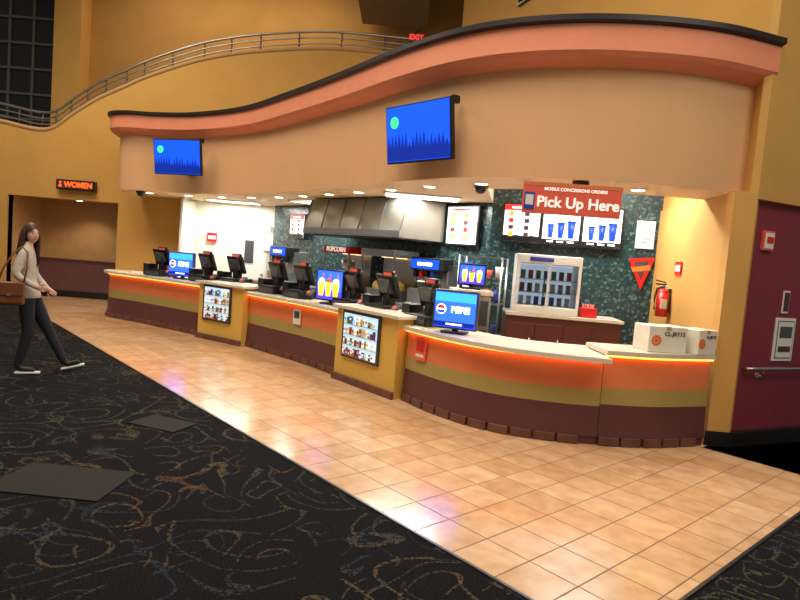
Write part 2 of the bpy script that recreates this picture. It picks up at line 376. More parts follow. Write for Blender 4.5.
# ------------------------------------------------------------------ counters
def counter(name,pts,zt,over=0.1,depth=0.6,toe=True,n=8,overf=None):
    c=cr(pts,n); m=MB(); h=zt-0.045
    k=zt/0.92
    z1,z2,z3=0.09,0.40*k,0.56*k
    sweep(m,c,[(0.0,0.0),(0.0,z1),(0.02,z1),(0.0,z2),(0.0,z3),(-0.01,h),(-depth,h),(-depth,0.0)],['maroon','maroon','maroon','olive','orange','orange','maroon','maroon'],closed=True)
    of=overf or over
    sweep(m,c,[(of,h),(of,zt),(-depth-0.06,zt),(-depth-0.06,h)],['top','top','top','top'],closed=True)
    sweep(m,c,[(0.005,h-0.004),(0.03,h-0.004),(0.03,h-0.018),(0.005,h-0.018)],['e_led']*4,closed=True)
    if toe:
        s=length_sample(c,0.22,0.11)
        for p in s:
            i=min(range(len(c)),key=lambda q:(c[q]-p).length); d=(c[min(i+1,len(c)-1)]-c[max(i-1,0)]).normalized()
            if (p-c[0]).length<0.1 or (p-c[-1]).length<0.1: continue
            m.box((p.x+d.y*0.015,p.y-d.x*0.015,0.05),(0.2,0.04,0.085),'toe',rot=Matrix.Rotation(math.atan2(d.y,d.x),3,'Z'),bevel=0.008)
    return m.done(name),c
co1,c1=counter('concession_counter',[(-5.95,12.4),(-5.85,12.0),(-5.55,11.72),(-5.0,11.42),(-4.40,11.02),(-3.37,10.33)],0.92)
co2,c2=counter('concession_counter',[(-2.44,9.71),(-2.13,9.38),(-1.39,8.66),(-0.72,7.88)],0.90)
co3,c3=counter('concession_counter',[(0.12,6.86),(0.40,6.42),(0.71,6.06),(1.0,5.85),(1.27,5.74),(1.65,5.67),(1.98,5.66)],0.875,overf=lambda t:0.08+0.16*max(0,(t-0.3)/0.7))
co4,c4=counter('concession_counter',[(1.985,5.66),(2.3,5.68),(2.6,5.74),(3.14,5.94)],0.93,over=0.05,depth=0.45)
def pillar(a,b,name,zt=0.98,pro=0.12):
    a=Vector(a);b=Vector(b);w=(b-a).length;d=(b-a).normalized();c=(a+b)/2
    m=MB()
    m.box((0,0.3-pro,zt/2-0.02),(w,0.6+0.0,zt-0.04),'pgold')
    m.box((0,0.3-pro,zt-0.02),(w+0.1,0.72,0.045),'top',bevel=0.008)
    m.box((0,-pro-0.02,0.05),(w+0.02,0.04,0.085),'toe',bevel=0.006)
    ww=w*0.56; x0=-w*0.06; F=-pro-0.028
    m.box((x0,-pro-0.012,0.63),(ww+0.08,0.03,0.60),'dsteel',bevel=0.004)
    m.box((x0,F,0.63),(ww,0.006,0.53),'e_case')
    cols=['e_case','e_case','red','yelprint','greenprint','white','blueprint','orangeprint','purpleprint','e_menu','e_case','e_sky','yelprint']  # emissive entries make some packs glow as if lit inside the case
    random.seed(3)
    for r in range(4):
        xx=x0-ww/2+0.01
        while xx<x0+ww/2-0.04:
            bw=random.uniform(0.035,0.06); hh=random.uniform(0.06,0.10); k1=random.choice(cols); zc=0.372+r*0.132+hh/2
            m.box((xx+bw/2,F-0.006,zc),(bw*0.88,0.012,hh),k1)
            m.box((xx+bw/2,F-0.013,zc+hh*0.12),(bw*0.6,0.003,hh*0.3),random.choice(cols))
            if random.random()<0.5: m.sph((xx+bw/2,F-0.013,zc-hh*0.22),(bw*0.22,0.003,hh*0.15),random.choice(cols),seg=8)
            xx+=bw
        m.box((x0,F-0.008,0.368+r*0.132),(ww,0.016,0.006),'steel')
    return m.done(name,(c.x,c.y,0),math.atan2(d.y,d.x))
pillar((-3.36,10.32),(-2.45,9.72),'display_pillar'); pillar((-0.70,7.86),(0.10,6.90),'display_pillar')

m=MB(); m.box((0,0,0),(0.2,0.012,0.26),'redsign'); m.box((0,-0.008,0.03),(0.14,0.004,0.12),'red'); m.box((0,-0.008,-0.08),(0.14,0.004,0.03),'white'); m.done('counter_notice',(0.27,6.58,0.66),math.radians(-55))
m=MB(); m.box((0,0,0),(0.17,0.012,0.22),'white'); m.box((0,-0.008,0.03),(0.12,0.004,0.1),'greyp'); m.done('counter_notice',(-1.48,8.72,0.66),math.radians(-43))

# ------------------------------------------------------------------ registers / screens
def register(x,y,z,rz,disp=True):
    m=MB(); T=Matrix.Rotation(math.radians(20),3,'X')
    m.box((0,0.02,0.06),(0.42,0.42,0.12),'blackp',bevel=0.008); m.box((0,-0.195,0.055),(0.36,0.01,0.07),'greyp')
    m.box((0,0.05,0.2),(0.12,0.12,0.2),'blackp',bevel=0.01)
    m.box((0,0.02,0.36),(0.40,0.05,0.31),'blackp',rot=T,bevel=0.01)
    m.box((0,-0.025,0.36),(0.24,0.06,0.18),'greyp',rot=T,bevel=0.01)
    m.box((-0.29,0.0,0.11),(0.16,0.22,0.22),'blackp',bevel=0.012); m.box((-0.29,-0.08,0.227),(0.1,0.03,0.01),'white')
    m.box((0.28,-0.05,0.11),(0.1,0.14,0.03),'greyp',rot=Matrix.Rotation(math.radians(35),3,'X'),bevel=0.004); m.cyl((0.28,-0.03,0.001),(0.28,-0.03,0.1),0.02,'blackp'); m.box((0.28,-0.085,0.115),(0.06,0.004,0.05),'redsign',rot=Matrix.Rotation(math.radians(-50),3,'X'))
    if disp:
        m.cyl((0.13,-0.08,0.1),(0.13,-0.08,0.50),0.012,'blackp'); m.box((0.13,-0.09,0.52),(0.22,0.04,0.07),'blackp',bevel=0.008); m.box((0.13,-0.112,0.52),(0.16,0.004,0.04),'redsign')
    return m.done('cash_register',(x,y,z+0.002),rz)
for x,y,z,a in [(-4.62,11.5,0.92,-28),(-3.52,10.80,0.92,-35),(-2.96,10.66,0.92,-35),(-2.02,9.72,0.90,-42),(-1.52,9.22,0.90,-44),(-0.66,8.28,0.90,-48),(-0.18,7.75,0.90,-50),(0.34,7.08,0.875,-52)]:
    register(x,y,z,math.radians(a))

def adscreen(x,y,z,rz,kind,w=0.46,h=0.38):
    m=MB(); zc=0.07+h/2
    m.box((0,0.04,0.012),(0.26,0.2,0.024),'blackp',bevel=0.005); m.box((0,0.05,0.08),(0.06,0.04,0.14),'blackp')
    m.box((0,0.02,zc),(w+0.05,0.06,h+0.05),'greyp' if kind=='cola' else 'blackp',bevel=0.01)
    m.box((0,-0.012,zc),(w,0.008,h),'e_ad')
    if kind=='cola':
        m.box((0,-0.018,zc+h*0.36),(w,0.004,h*0.26),'e_adsky'); m.box((0,-0.018,zc-h*0.42),(w,0.004,h*0.14),'e_blued'); m.box((0,-0.021,zc-h*0.42),(w*0.4,0.004,h*0.05),'e_white')
        r_=0.12*w
        m.cyl((-w*0.34,-0.018,zc),(-w*0.34,-0.024,zc),r_,'e_adw',seg=24)
        m.cyl((-w*0.34,-0.024,zc+0.0),(-w*0.34,-0.026,zc),r_*0.85,'e_red',seg=24); m.box((-w*0.34,-0.027,zc-r_*0.35),(r_*1.5,0.003,r_*0.65),'e_blue'); m.box((-w*0.34,-0.029,zc),(r_*1.7,0.003,r_*0.25),'e_adw')
    else:
        m.box((0,-0.018,zc-h*0.35),(w,0.004,h*0.3),'e_purp')
        for i in range(3):
            s=w/0.46; xx=-w*0.30+i*w*0.30; m.cyl((xx,-0.03,zc-h*0.38),(xx,-0.03,zc+h*0.10),0.034*s,'e_yel',r2=0.052*s,seg=16); m.sph((xx,-0.03,zc+h*0.15),(0.052*s,0.02,0.04*s),'e_white' if i!=1 else 'orangeprint',seg=12); m.cyl((xx+0.01,-0.03,zc+h*0.12),(xx+0.03*s,-0.03,zc+h*0.4),0.006,'e_red',seg=8)
    o=m.done('advertising_screen',(x,y,z+0.002),rz)
    if kind=='cola': text('PEPSI',w*0.21,'e_adw',o,(w*0.14,-0.024,zc),R90,bold=0.003)
    return o
adscreen(-4.08,11.08,0.92,math.radians(-25),'cola',0.56,0.40)
adscreen(-1.00,8.46,0.90,math.radians(-36),'cups',0.46,0.40)
adscreen(0.60,6.40,0.875,math.radians(-22),'cola',0.45,0.37)
adscreen(0.92,7.9,1.3,math.radians(-10),'cups',0.32,0.24)
m=MB(); m.box((0,0,0.62),(0.5,0.4,1.2),'steel',bevel=0.01); m.box((0,0,1.27),(0.54,0.44,0.06),'top',bevel=0.006)
for i in range(3): m.box((0,-0.205,0.25+i*0.38),(0.44,0.012,0.33),'dsteel',bevel=0.004); m.cyl((-0.1,-0.23,0.36+i*0.38),(0.1,-0.23,0.36+i*0.38),0.008,'steel')
m.done('service_stand',(0.92,7.92,0))
def dispenser(x,y,z,rz):
    m=MB(); m.box((0,0.05,0.12),(0.62,0.5,0.24),'steel',bevel=0.01); m.box((0,0.15,0.42),(0.62,0.3,0.44),'steel',bevel=0.01); m.box((0,-0.02,0.62),(0.62,0.3,0.2),'blackp',bevel=0.02); m.box((0,-0.175,0.62),(0.56,0.01,0.14),'e_blue'); m.box((0,-0.182,0.62),(0.3,0.004,0.05),'e_white')
    for i in range(5): m.box((-0.24+i*0.12,-0.1,0.47),(0.06,0.08,0.1),['blackp','red','blackp','blueprint','blackp'][i],bevel=0.008); m.cyl((-0.24+i*0.12,-0.1,0.42),(-0.24+i*0.12,-0.1,0.36),0.015,'steel')
    m.done('soda_fountain',(x,y,z),rz)

def tv(x,y,z,rz,w=1.08,h=0.62):
    m=MB(); T=Matrix.Rotation(math.radians(8),3,'X')
    def bx(c,s,k,b=0): m.box(T@Vector(c),s,k,rot=T,bevel=b)
    bx((0,0,0),(w+0.04,0.06,h+0.04),'blackp',0.008); bx((0,-0.032,0),(w,0.006,h),'e_blue'); bx((0,-0.037,-h*0.38),(w,0.004,h*0.22),'e_blued')
    c0=T@Vector((-w*0.36,-0.036,h*0.22)); c1_=T@Vector((-w*0.36,-0.042,h*0.22)); m.cyl(c0,c1_,0.065,'e_green',seg=28)
    random.seed(5)
    for i in range(17):
        xx=-w/2+0.035+i*(w-0.07)/16; hh=random.uniform(0.14,0.34)*h
        m.prism([T@Vector((xx-0.032,-0.036,-h*0.3)),T@Vector((xx+0.032,-0.036,-h*0.3)),T@Vector((xx,-0.036,-h*0.3+hh))],T@Vector((0,-0.004,0)),'e_blued')
    bx((0,0.06,0),(0.3,0.08,0.25),'blackp'); m.box((0,0.2,0.05),(0.08,0.24,0.08),'blackp'); m.box((0,0.3,0.05),(0.25,0.03,0.35),'blackp')
    m.box((w/2-0.06,0.08,h/2+0.02),(0.06,0.1,0.08),'blackp',bevel=0.01)
    return m.done('wall_television',(x,y,z),rz)
tv(-4.34,11.33,3.17,math.radians(-16),0.98,0.61); tv(0.06,6.72,3.03,math.radians(-47),0.98,0.60)

# pick-up sign
m=MB(); m.box((0,0,0),(0.95,0.02,0.30),'redsign',bevel=0.003); m.box((0,-0.001,0.14),(0.95,0.024,0.035),'orange')
m.cyl((-0.4,0,0.15),(-0.4,0,0.205),0.004,'steel'); m.cyl((0.4,0,0.15),(0.4,0,0.205),0.004,'steel')
m.box((-0.41,-0.012,-0.03),(0.1,0.006,0.17),'blueprint',bevel=0.002); m.box((-0.41,-0.016,-0.02),(0.075,0.004,0.1),'white')
o=m.done('hanging_sign',(1.60,5.95,2.335),math.radians(-5))
text('Pick Up Here',0.145,'e_menu',o,(0.06,-0.014,-0.035),R90,bold=0.003); text('MOBILE CONCESSIONS ORDERS',0.042,'e_menu',o,(0.03,-0.014,0.095),R90,bold=0.001)
for x,y in [(0.82,6.95),(1.72,6.12),(-5.35,12.1)]:
    m=MB(); m.cyl((0,0,0),(0,0,-0.04),0.085,'blackp'); m.sph((0,0,-0.04),(0.07,0.07,0.07),'blackp'); m.done('security_camera',(x,y,2.549))

# ------------------------------------------------------------------ kitchen
def menu(x,y,z,rz,w,h,kind):
    m=MB(); m.box((0,0,0),(w+0.06,0.07,h+0.06),'blackp',bevel=0.006); m.box((0,-0.037,0),(w,0.006,h),'e_white' if kind!='paper' else 'e_menu')
    random.seed(int(w*100)+len(kind))
    if kind=='cups':
        for i in range(3):
            xx=-w*0.28+i*w*0.28; s=0.8+0.12*i; m.cyl((xx,-0.05,-h*0.34),(xx,-0.05,-h*0.34+h*0.42*s),w*0.075*s,'e_blue',r2=w*0.11*s,seg=16); m.cyl((xx,-0.05,-h*0.34+h*0.42*s),(xx,-0.05,-h*0.31+h*0.42*s),w*0.12*s,'e_blued',seg=16)
        m.box((0,-0.043,h*0.42),(w*0.8,0.003,h*0.07),'e_red')
        m.box((0,-0.042,-h*0.44),(w,0.003,h*0.12),'blackp')
        for i in range(3): m.box((-w*0.28+i*w*0.28,-0.044,-h*0.44),(w*0.18,0.003,h*0.04),'e_white')
    else:
        m.box((0,-0.042,h*0.42),(w,0.003,h*0.16),'e_red' if kind=='food' else 'e_menu')
        if kind=='food': m.box((0,-0.042,-h*0.42),(w,0.003,h*0.16),'blackp')
        for r in range(4):
            for i in range(2):
                xx=-w*0.22+i*w*0.44; zz=h*0.26-r*h*0.19
                m.box((xx-w*0.08,-0.043,zz),(w*0.14,0.003,h*0.12),random.choice(['orangeprint','yelprint','e_red','ink']))
                m.box((xx+w*0.09,-0.043,zz+h*0.03),(w*0.16,0.003,h*0.018),'ink'); m.box((xx+w*0.09,-0.043,zz-h*0.02),(w*0.12,0.003,h*0.018),'greyp')
        m.box((0,-0.045,h*0.42),(w*0.6,0.003,h*0.05),'e_white' if kind=='food' else 'e_red')
    return m.done('menu_board',(x,y,z),rz)
ra=math.atan2(-0.6,2.27)
def onAB(t,o=0.08): 
    a=Vector(B);b=Vector(A);p=a.lerp(b,t);d=(b-a).normalized();return p.x+d.y*o,p.y-d.x*o
for t,k in [(0.19,'food'),(0.425,'cups'),(0.66,'cups')]:
    x,y=onAB(t); menu(x,y,2.27,ra,0.50,0.52,k)
menu(0.87,9.2,2.2,math.atan2(-2.3,2.25),0.58,0.56,'paper')
menu(-2.2,12.4,2.1,math.atan2(-2.1,1.9),0.5,0.45,'food')
x,y=onAB(0.905,0.03); m=MB(); m.box((0,0,0),(0.24,0.012,0.38),'white'); m.box((0,-0.008,0.0),(0.20,0.004,0.34),'e_menu'); 
for i in range(6): m.box((0,-0.011,0.12-i*0.045),(0.16,0.002,0.012),'greyp')
m.done('framed_notice',(x,y,2.22),ra)
x,y=onAB(0.90,0.05); m=MB(); m.prism([(-0.17,0,0.16),(0.17,0,0.2),(0.02,0,-0.26)],(0,0.01,0),'red'); m.prism([(-0.10,-0.004,0.12),(0.10,-0.004,0.15),(0.01,-0.004,-0.12)],(0,0.003,0),'ink'); m.prism([(-0.13,-0.006,0.04),(0.12,-0.006,0.09),(0.12,-0.006,0.02),(-0.10,-0.006,-0.02)],(0,0.003,0),'orangeprint')
m.done('snack_pennant',(x,y,1.72),ra)
def cabinet(name,x,y,rz,w,d,h,k='cab',topk='steel',doors=3):
    m=MB(); m.box((0,0,h/2-0.02),(w,d,h-0.04),k); m.box((0,-0.01,h-0.02),(w+0.04,d+0.05,0.04),topk,bevel=0.004)
    for i in range(doors):
        ww=w/doors; m.box((-w/2+ww*(i+0.5),-d/2-0.008,h/2-0.02),(ww-0.03,0.016,h-0.22),k,bevel=0.004); m.cyl((-w/2+ww*(i+0.85),-d/2-0.03,h*0.55),(-w/2+ww*(i+0.85),-d/2-0.03,h*0.7),0.008,'steel')
    return m.done(name,(x,y,0),rz)
cabinet('back_counter',2.15,8.0,ra*0.4,1.45,0.62,1.06,'cab','top',4)
# countertop glass-door refrigerator
m=MB(); W,Dp,H_=0.82,0.5,0.76
m.box((0,Dp/2-0.02,H_/2),(W,0.04,H_),'white'); m.box((0,Dp/2-0.045,H_/2),(W-0.08,0.006,H_-0.2),'e_soft'); m.box((-W/2+0.02,0,H_/2),(0.04,Dp,H_),'white',bevel=0.008); m.box((W/2-0.02,0,H_/2),(0.04,Dp,H_),'white',bevel=0.008)
m.box((0,0,H_-0.06),(W,Dp,0.12),'white',bevel=0.01); m.box((0,0,0.05),(W,Dp,0.10),'white',bevel=0.01); m.box((-0.1,-Dp/2-0.002,H_-0.06),(0.3,0.004,0.05),'blueprint')
for zz in (0.27,0.44): m.box((0,0,zz),(W-0.09,Dp-0.08,0.008),'steel')
random.seed(2)
for zz in (0.102,0.276,0.446):
    for i in range(7): 
        xx=-W/2+0.11+i*0.1; m.cyl((xx,0.0,zz),(xx,0.0,zz+0.11),0.032,random.choice(['blueprint','red','steel','greyp','greenprint','ink','white']),seg=12)
m.box((0,-Dp/2-0.005,0.36),(0.03,0.03,0.54),'white'); m.box((-0.05,-Dp/2-0.02,0.36),(0.015,0.03,0.26),'dsteel')
m.box((0,-Dp/2+0.015,0.36),(W-0.09,0.005,0.52),'glass')
m.done('countertop_refrigerator',(1.90,7.95,1.062),math.radians(-6))
m=MB(); m.box((0,0,0.01),(0.20,0.16,0.02),'red')
for sx,sy,a,b in [(0,-0.08,0.20,0.012),(0,0.08,0.20,0.012),(-0.1,0,0.012,0.16),(0.1,0,0.012,0.16)]: m.box((sx,sy,0.06),(a,b,0.12),'red')
for i in range(5): m.cyl((-0.06+i*0.03,0,0.02),(-0.06+i*0.034,0,0.17),0.01,'redsign')
m.done('straw_basket',(2.44,7.8,1.062))
rb=math.atan2(-2.3,2.25)
def onBC(t,o):
    a=Vector(C);b=Vector(B);p=a.lerp(b,t);d=(b-a).normalized();return p.x+d.y*o,p.y-d.x*o
x,y=onBC(0.45,0.42); cabinet('steel_counter',x,y,rb,2.6,0.7,0.95,'dsteel','steel',4)
x,y=onBC(0.37,0.55); m=MB()
m.prism([(-1.2,-0.5,0),(-1.2,0.45,0),(-1.2,0.45,0.6),(-1.2,-0.36,0.6),(-1.2,-0.5,0.1)],(2.4,0,0),'hood'); m.box((0,-0.51,0.05),(2.42,0.02,0.1),'steel'); m.box((0,-0.02,-0.01),(2.2,0.8,0.02),'dsteel')
for i in range(6): m.box((-1.2+i*0.48,-0.435,0.35),(0.012,0.012,0.5),'dsteel',rot=Matrix.Rotation(-0.27,3,'X'))
m.box((-1.21,0,0.3),(0.01,0.8,0.5),'dsteel')
m.done('extractor_hood',(x,y,1.93),rb)
def popcorn(x,y,z,rz,w,name,lab=True):
    m=MB(); h=0.8
    m.box((0,0,0.08),(w,0.55,0.16),'steel',bevel=0.008); m.box((0,0,h-0.06),(w,0.55,0.12),'red' if lab else 'steel',bevel=0.008)
    for sx in (-1,1):
        for sy in (-1,1): m.box((sx*(w/2-0.02),sy*0.255,h/2),(0.03,0.03,h),'steel')
    m.box((0,0.26,h/2),(w-0.06,0.01,h-0.2),'steel'); m.box((0,0.1,h-0.125),(w*0.7,0.05,0.012),'e_warm')
    m.sph((0,0.02,0.2),(w*0.42,0.2,0.14),'popcorn',seg=20)
    if lab:
        m.cyl((0,0.02,0.44),(0,0.02,0.58),0.12,'steel'); m.cyl((0,0.02,0.58),(0,0.02,0.7),0.012,'steel'); m.cyl((-0.12,0.02,0.5),(-0.2,0.02,0.52),0.01,'blackp')
    o=m.done(name,(x,y,z),rz)
    if lab: text('POPCORN',0.11,'e_menu',o,(0,-0.28,h-0.06),R90,bold=0.003)
    return o
x,y=onBC(0.17,0.48); popcorn(x,y,0.952,rb,0.7,'popcorn_machine')
x,y=onBC(0.50,0.48); popcorn(x,y,0.952,rb,0.8,'popcorn_warmer',False)
x,y=onBC(0.78,0.42); dispenser(x,y,0.952,rb)
m=MB()
for sx in (-0.3,0.3):
    for sy in (-0.2,0.2): m.cyl((sx,sy,0.001),(sx,sy,1.75),0.014,'steel',seg=10)
for zz in (0.2,0.65,1.1,1.45,1.74):
    m.box((0,-0.2,zz),(0.6,0.012,0.02),'steel'); m.box((0,0.2,zz),(0.6,0.012,0.02),'steel')
    for i in range(9): m.box((-0.3+i*0.075,0,zz),(0.008,0.4,0.008),'steel')
random.seed(9)
for zz in (0.66,1.11,1.46):
    for i in range(4): 
        xx=-0.22+i*0.15; hh=random.uniform(0.1,0.22); m.cyl((xx,0,zz+0.004),(xx,0,zz+hh),0.045,random.choice(['white','redsign','card','blueprint']),r2=0.06,seg=14)
m.done('wire_shelving',(1.14,8.5,0.0),math.radians(-20))
dispenser(-2.30,11.72,0.952,math.atan2(-2.1,1.9))
cabinet('steel_counter',-2.25,11.85,math.atan2(-2.1,1.9),1.9,0.65,0.95,'dsteel','steel',3)
m=MB(); m.box((0,0,0),(0.22,0.012,0.2),'red'); m.box((0,-0.008,0),(0.16,0.004,0.08),'white'); m.done('wall_notice',(-4.3,13.45,1.75))
m=MB(); m.box((0,0,0),(0.3,0.012,0.4),'card'); m.box((0,-0.008,0),(0.24,0.004,0.3),'white'); m.done('wall_notice',(-3.0,13.42,1.75))
def crate(x,y,rz,w,d,h,s):
    m=MB(); m.box((0,0,h/2),(w,d,h),'card',bevel=0.004); m.box((0,0,h+0.001),(0.05,d,0.002),'tan'); m.box((0,-d/2-0.001,h*0.93),(0.05,0.002,h*0.14),'tan')
    cx=-w*0.30
    for i in range(10):
        a=2*math.pi*i/10; m.sph((cx+math.cos(a)*h*0.16,-d/2-0.001,h*0.45+math.sin(a)*h*0.16),(h*0.06,0.002,h*0.06),'orangeprint',seg=10)
    m.sph((cx,-d/2-0.001,h*0.45),(h*0.09,0.003,h*0.09),'redsign',seg=14)
    o=m.done('cardboard_box',(x,y,0.932),rz)
    text('CL-JRT12',s,'ink',o,(w*0.17,-d/2-0.002,h*0.72),R90,bold=0.001); 
    return o
crate(2.60,5.93,math.radians(9),0.40,0.28,0.25,0.055); crate(2.98,5.97,math.radians(28),0.27,0.26,0.24,0.036)

m=MB(); m.cyl((0,0,0),(0,0,0.3),0.07,'red',seg=24); m.sph((0,0,0.3),(0.07,0.07,0.05),'red',seg=20); m.cyl((0,0,0.33),(0,0,0.39),0.022,'dsteel'); m.box((-0.03,0,0.4),(0.13,0.025,0.018),'blackp'); m.box((-0.04,0,0.435),(0.12,0.025,0.014),'blackp',rot=Matrix.Rotation(0.2,3,'Y')); m.sph((0.03,-0.01,0.375),0.018,'white',seg=10)
m.tube([(-0.02,0,0.37),(-0.08,0,0.34),(-0.1,0,0.22),(-0.09,0,0.08)],0.012,'blackp'); m.box((-0.01,-0.071,0.16),(0.08,0.01,0.12),'white'); m.box((0.085,0,0.2),(0.04,0.05,0.3),'dsteel')
m.done('fire_extinguisher',(3.268,7.5,1.17))
m=MB(); m.box((0,0,0),(0.01,0.22,0.16),'red'); m.box((-0.006,0,0),(0.004,0.16,0.08),'white'); m.done('wall_sign',(3.33,7.3,1.78),math.radians(-7))

dirm=Vector((3.1,1.46)).normalized(); am=math.atan2(dirm.y,dirm.x)
def onM(s,o): 
    return 3.5+dirm.x*s+dirm.y*o, 6.09+dirm.y*s-dirm.x*o
x,y=onM(0.0,0.0)
m=MB(); m.tube([(0.08,0.02,0.79),(0.08,-0.07,0.8),(0.2,-0.08,0.8),(2.6,-0.08,0.8)],0.02,'steel',seg=12)
for s in (0.3,1.2,2.2): m.cyl((s,-0.08,0.79),(s,-0.06,0.72),0.008,'steel'); m.cyl((s,-0.06,0.72),(s,0.02,0.72),0.008,'steel'); m.cyl((s,0.0,0.72),(s,-0.012,0.72),0.03,'steel')
m.done('handrail',(x,y,0),am)
x,y=onM(0.20,0.012); m=MB(); m.box((0,0,0),(0.17,0.04,0.2),'redsign',bevel=0.006); m.box((0,-0.022,0),(0.13,0.01,0.16),'white',bevel=0.003); m.box((0,-0.03,0.01),(0.09,0.015,0.06),'red',bevel=0.003); m.done('fire_alarm_strobe',(x,y,2.11),am)
x,y=onM(0.66,0.01); m=MB(); m.box((0,0,0),(0.32,0.02,0.46),'white',bevel=0.004); m.box((0,-0.011,0),(0.27,0.004,0.40),'greyp'); m.box((0,-0.014,0.0),(0.25,0.003,0.38),'white'); m.box((0,-0.017,0.08),(0.2,0.003,0.12),'greyp'); m.box((0,-0.017,-0.1),(0.2,0.003,0.06),'ink'); m.done('framed_notice',(x,y,1.1),am)
x,y=onM(0.62,0.01); m=MB(); m.box((0,0,0),(0.1,0.012,0.24),'white'); m.box((0,-0.008,0),(0.08,0.004,0.2),'purpledk'); m.done('restroom_sign',(x,y,1.5),am)

m=MB(); m.box((0,0,0),(0.86,0.12,0.22),'blackp',bevel=0.01); m.box((0,-0.062,0),(0.80,0.006,0.17),'maroon'); m.sph((-0.33,-0.068,0.045),(0.022,0.004,0.022),'e_sign',seg=10); m.prism([(-0.37,-0.066,-0.05),(-0.29,-0.066,-0.05),(-0.33,-0.066,0.03)],(0,-0.004,0),'e_sign')
o=m.done('restroom_lightbox',(-7.40,13.5,2.66)); text('WOMEN',0.16,'e_sign',o,(0.07,-0.068,0),R90,bold=0.004)
m=MB(); m.box((0,0,0),(0.3,0.08,0.18),'blackp',bevel=0.01); m.cyl((0,0,0.09),(0,0,0.35),0.012,'blackp'); o=m.done('exit_sign',(-0.1,13.4,6.4)); text('EXIT',0.15,'e_red',o,(0,-0.045,0),R90,bold=0.006)

m=MB()
for k,dz in enumerate((0,-0.13,-0.26)):
    m.tube([(p.x,13.72,p.y+dz) for p in railc],0.028 if k==0 else 0.016,'steel',seg=8)
for i,p in enumerate(railc):
    if i%3==0: m.cyl((p.x,13.74,p.y-0.40),(p.x,13.74,p.y),0.018,'dsteel',seg=8)
m.done('stair_railing')

def floor_patch(x,y,w,d,rz):
    m=MB(); m.box((0,0,0.005),(w,d,0.01),'mat',bevel=0.003); m.done('dark_floor_patch',(x,y,0),rz)  # thin dark rectangle laid on the carpet
floor_patch(-2.02,5.25,0.5,0.32,math.radians(-20)); floor_patch(-2.12,3.85,0.75,0.5,math.radians(-3))

# ------------------------------------------------------------------ woman
def skinned(verts,edges,root,tags,sub=2):
    names=list(verts); me=bpy.data.meshes.new('sk'); me.from_pydata([verts[n][0] for n in names],[(names.index(a),names.index(b)) for a,b in edges],[]); me.update()
    o=bpy.data.objects.new('sk',me); sc.collection.objects.link(o)
    md=o.modifiers.new('s','SKIN'); md.use_smooth_shade=True; md.branch_smoothing=0.6
    for i,n in enumerate(names):
        r=verts[n][1]; sv=o.data.skin_vertices[0].data[i]; sv.radius=r if isinstance(r,tuple) else (r,r); sv.use_root=(n==root)
    ss=o.modifiers.new('ss','SUBSURF'); ss.levels=sub; ss.render_levels=sub
    dg=bpy.context.evaluated_depsgraph_get(); dg.update()
    out=bpy.data.meshes.new_from_object(o.evaluated_get(dg)); bpy.data.objects.remove(o)
    mats=[]; E=[(Vector(verts[a][0]),Vector(verts[b][0]),tags[(a,b)]) for a,b in edges]
    for e in E:
        if e[2] not in mats: mats.append(e[2])
    out.materials.clear()
    for k in mats: out.materials.append(M[k])
    for f in out.polygons:
        c=f.center; best=None
        for a,b,k in E:
            ab=b-a; t=max(0,min(1,(c-a).dot(ab)/ab.length_squared)); dd=(c-(a+ab*t)).length
            if best is None or dd<best[0]: best=(dd,k)
        f.material_index=mats.index(best[1]); f.use_smooth=True
    return out
WX,WY=-4.22,6.78; WR=math.radians(22)
root=bpy.data.objects.new('woman',None); sc.collection.objects.link(root); root.location=(WX,WY,0.0); root.rotation_euler=(0,0,WR)
V={'pel':((0,0,0.93),(0.145,0.115)),'waist':((-0.005,0,1.06),(0.130,0.105)),'chest':((-0.005,0,1.24),(0.150,0.115)),'up':((-0.015,0,1.37),(0.12,0.085)),'neck':((-0.01,0,1.45),0.050),'neck2':((0.0,0,1.51),0.048),
 'hr':((0.0,-0.085,0.87),0.102),'kr':((0.03,-0.09,0.48),0.066),'cr':((-0.01,-0.09,0.30),0.060),'ar':((-0.065,-0.09,0.085),0.044),'fr1':((-0.02,-0.095,0.045),(0.04,0.035)),'fr2':((0.12,-0.10,0.03),(0.04,0.026)),
 'hl':((0.02,0.085,0.87),0.102),'kl':((0.19,0.09,0.50),0.066),'cl':((0.27,0.09,0.33),0.060),'al':((0.37,0.09,0.115),0.044),'fl1':((0.40,0.09,0.065),(0.04,0.036)),'fl2':((0.55,0.09,0.10),(0.04,0.026)),
 'sr':((-0.02,-0.155,1.375),0.062),'er':((-0.09,-0.21,1.12),0.048),'wr':((0.10,-0.20,1.00),0.030),'pr':((0.155,-0.19,0.98),(0.032,0.018)),
 'sl':((-0.02,0.155,1.375),0.062),'el':((0.02,0.215,1.11),0.048),'wl':((0.16,0.20,0.95),0.030),'pl':((0.205,0.195,0.915),(0.032,0.018))}
T={}
def E_(l,k):
    for a,b in zip(l[:-1],l[1:]): T[(a,b)]=k
E_(['waist','chest','up'],'shirt'); E_(['up','neck','neck2'],'skin'); T[('pel','waist')]='shirt'
E_(['pel','hr','kr','cr','ar'],'pants'); E_(['ar','fr1','fr2'],'shoe'); E_(['pel','hl','kl','cl','al'],'pants'); E_(['al','fl1','fl2'],'shoe')
E_(['up','sr','er','wr'],'shirt'); T[('wr','pr')]='skin'; E_(['up','sl','el','wl'],'shirt'); T[('wl','pl')]='skin'
me=skinned(V,list(T),'pel',T); o=bpy.data.objects.new('body',me); sc.collection.objects.link(o); o.parent=root
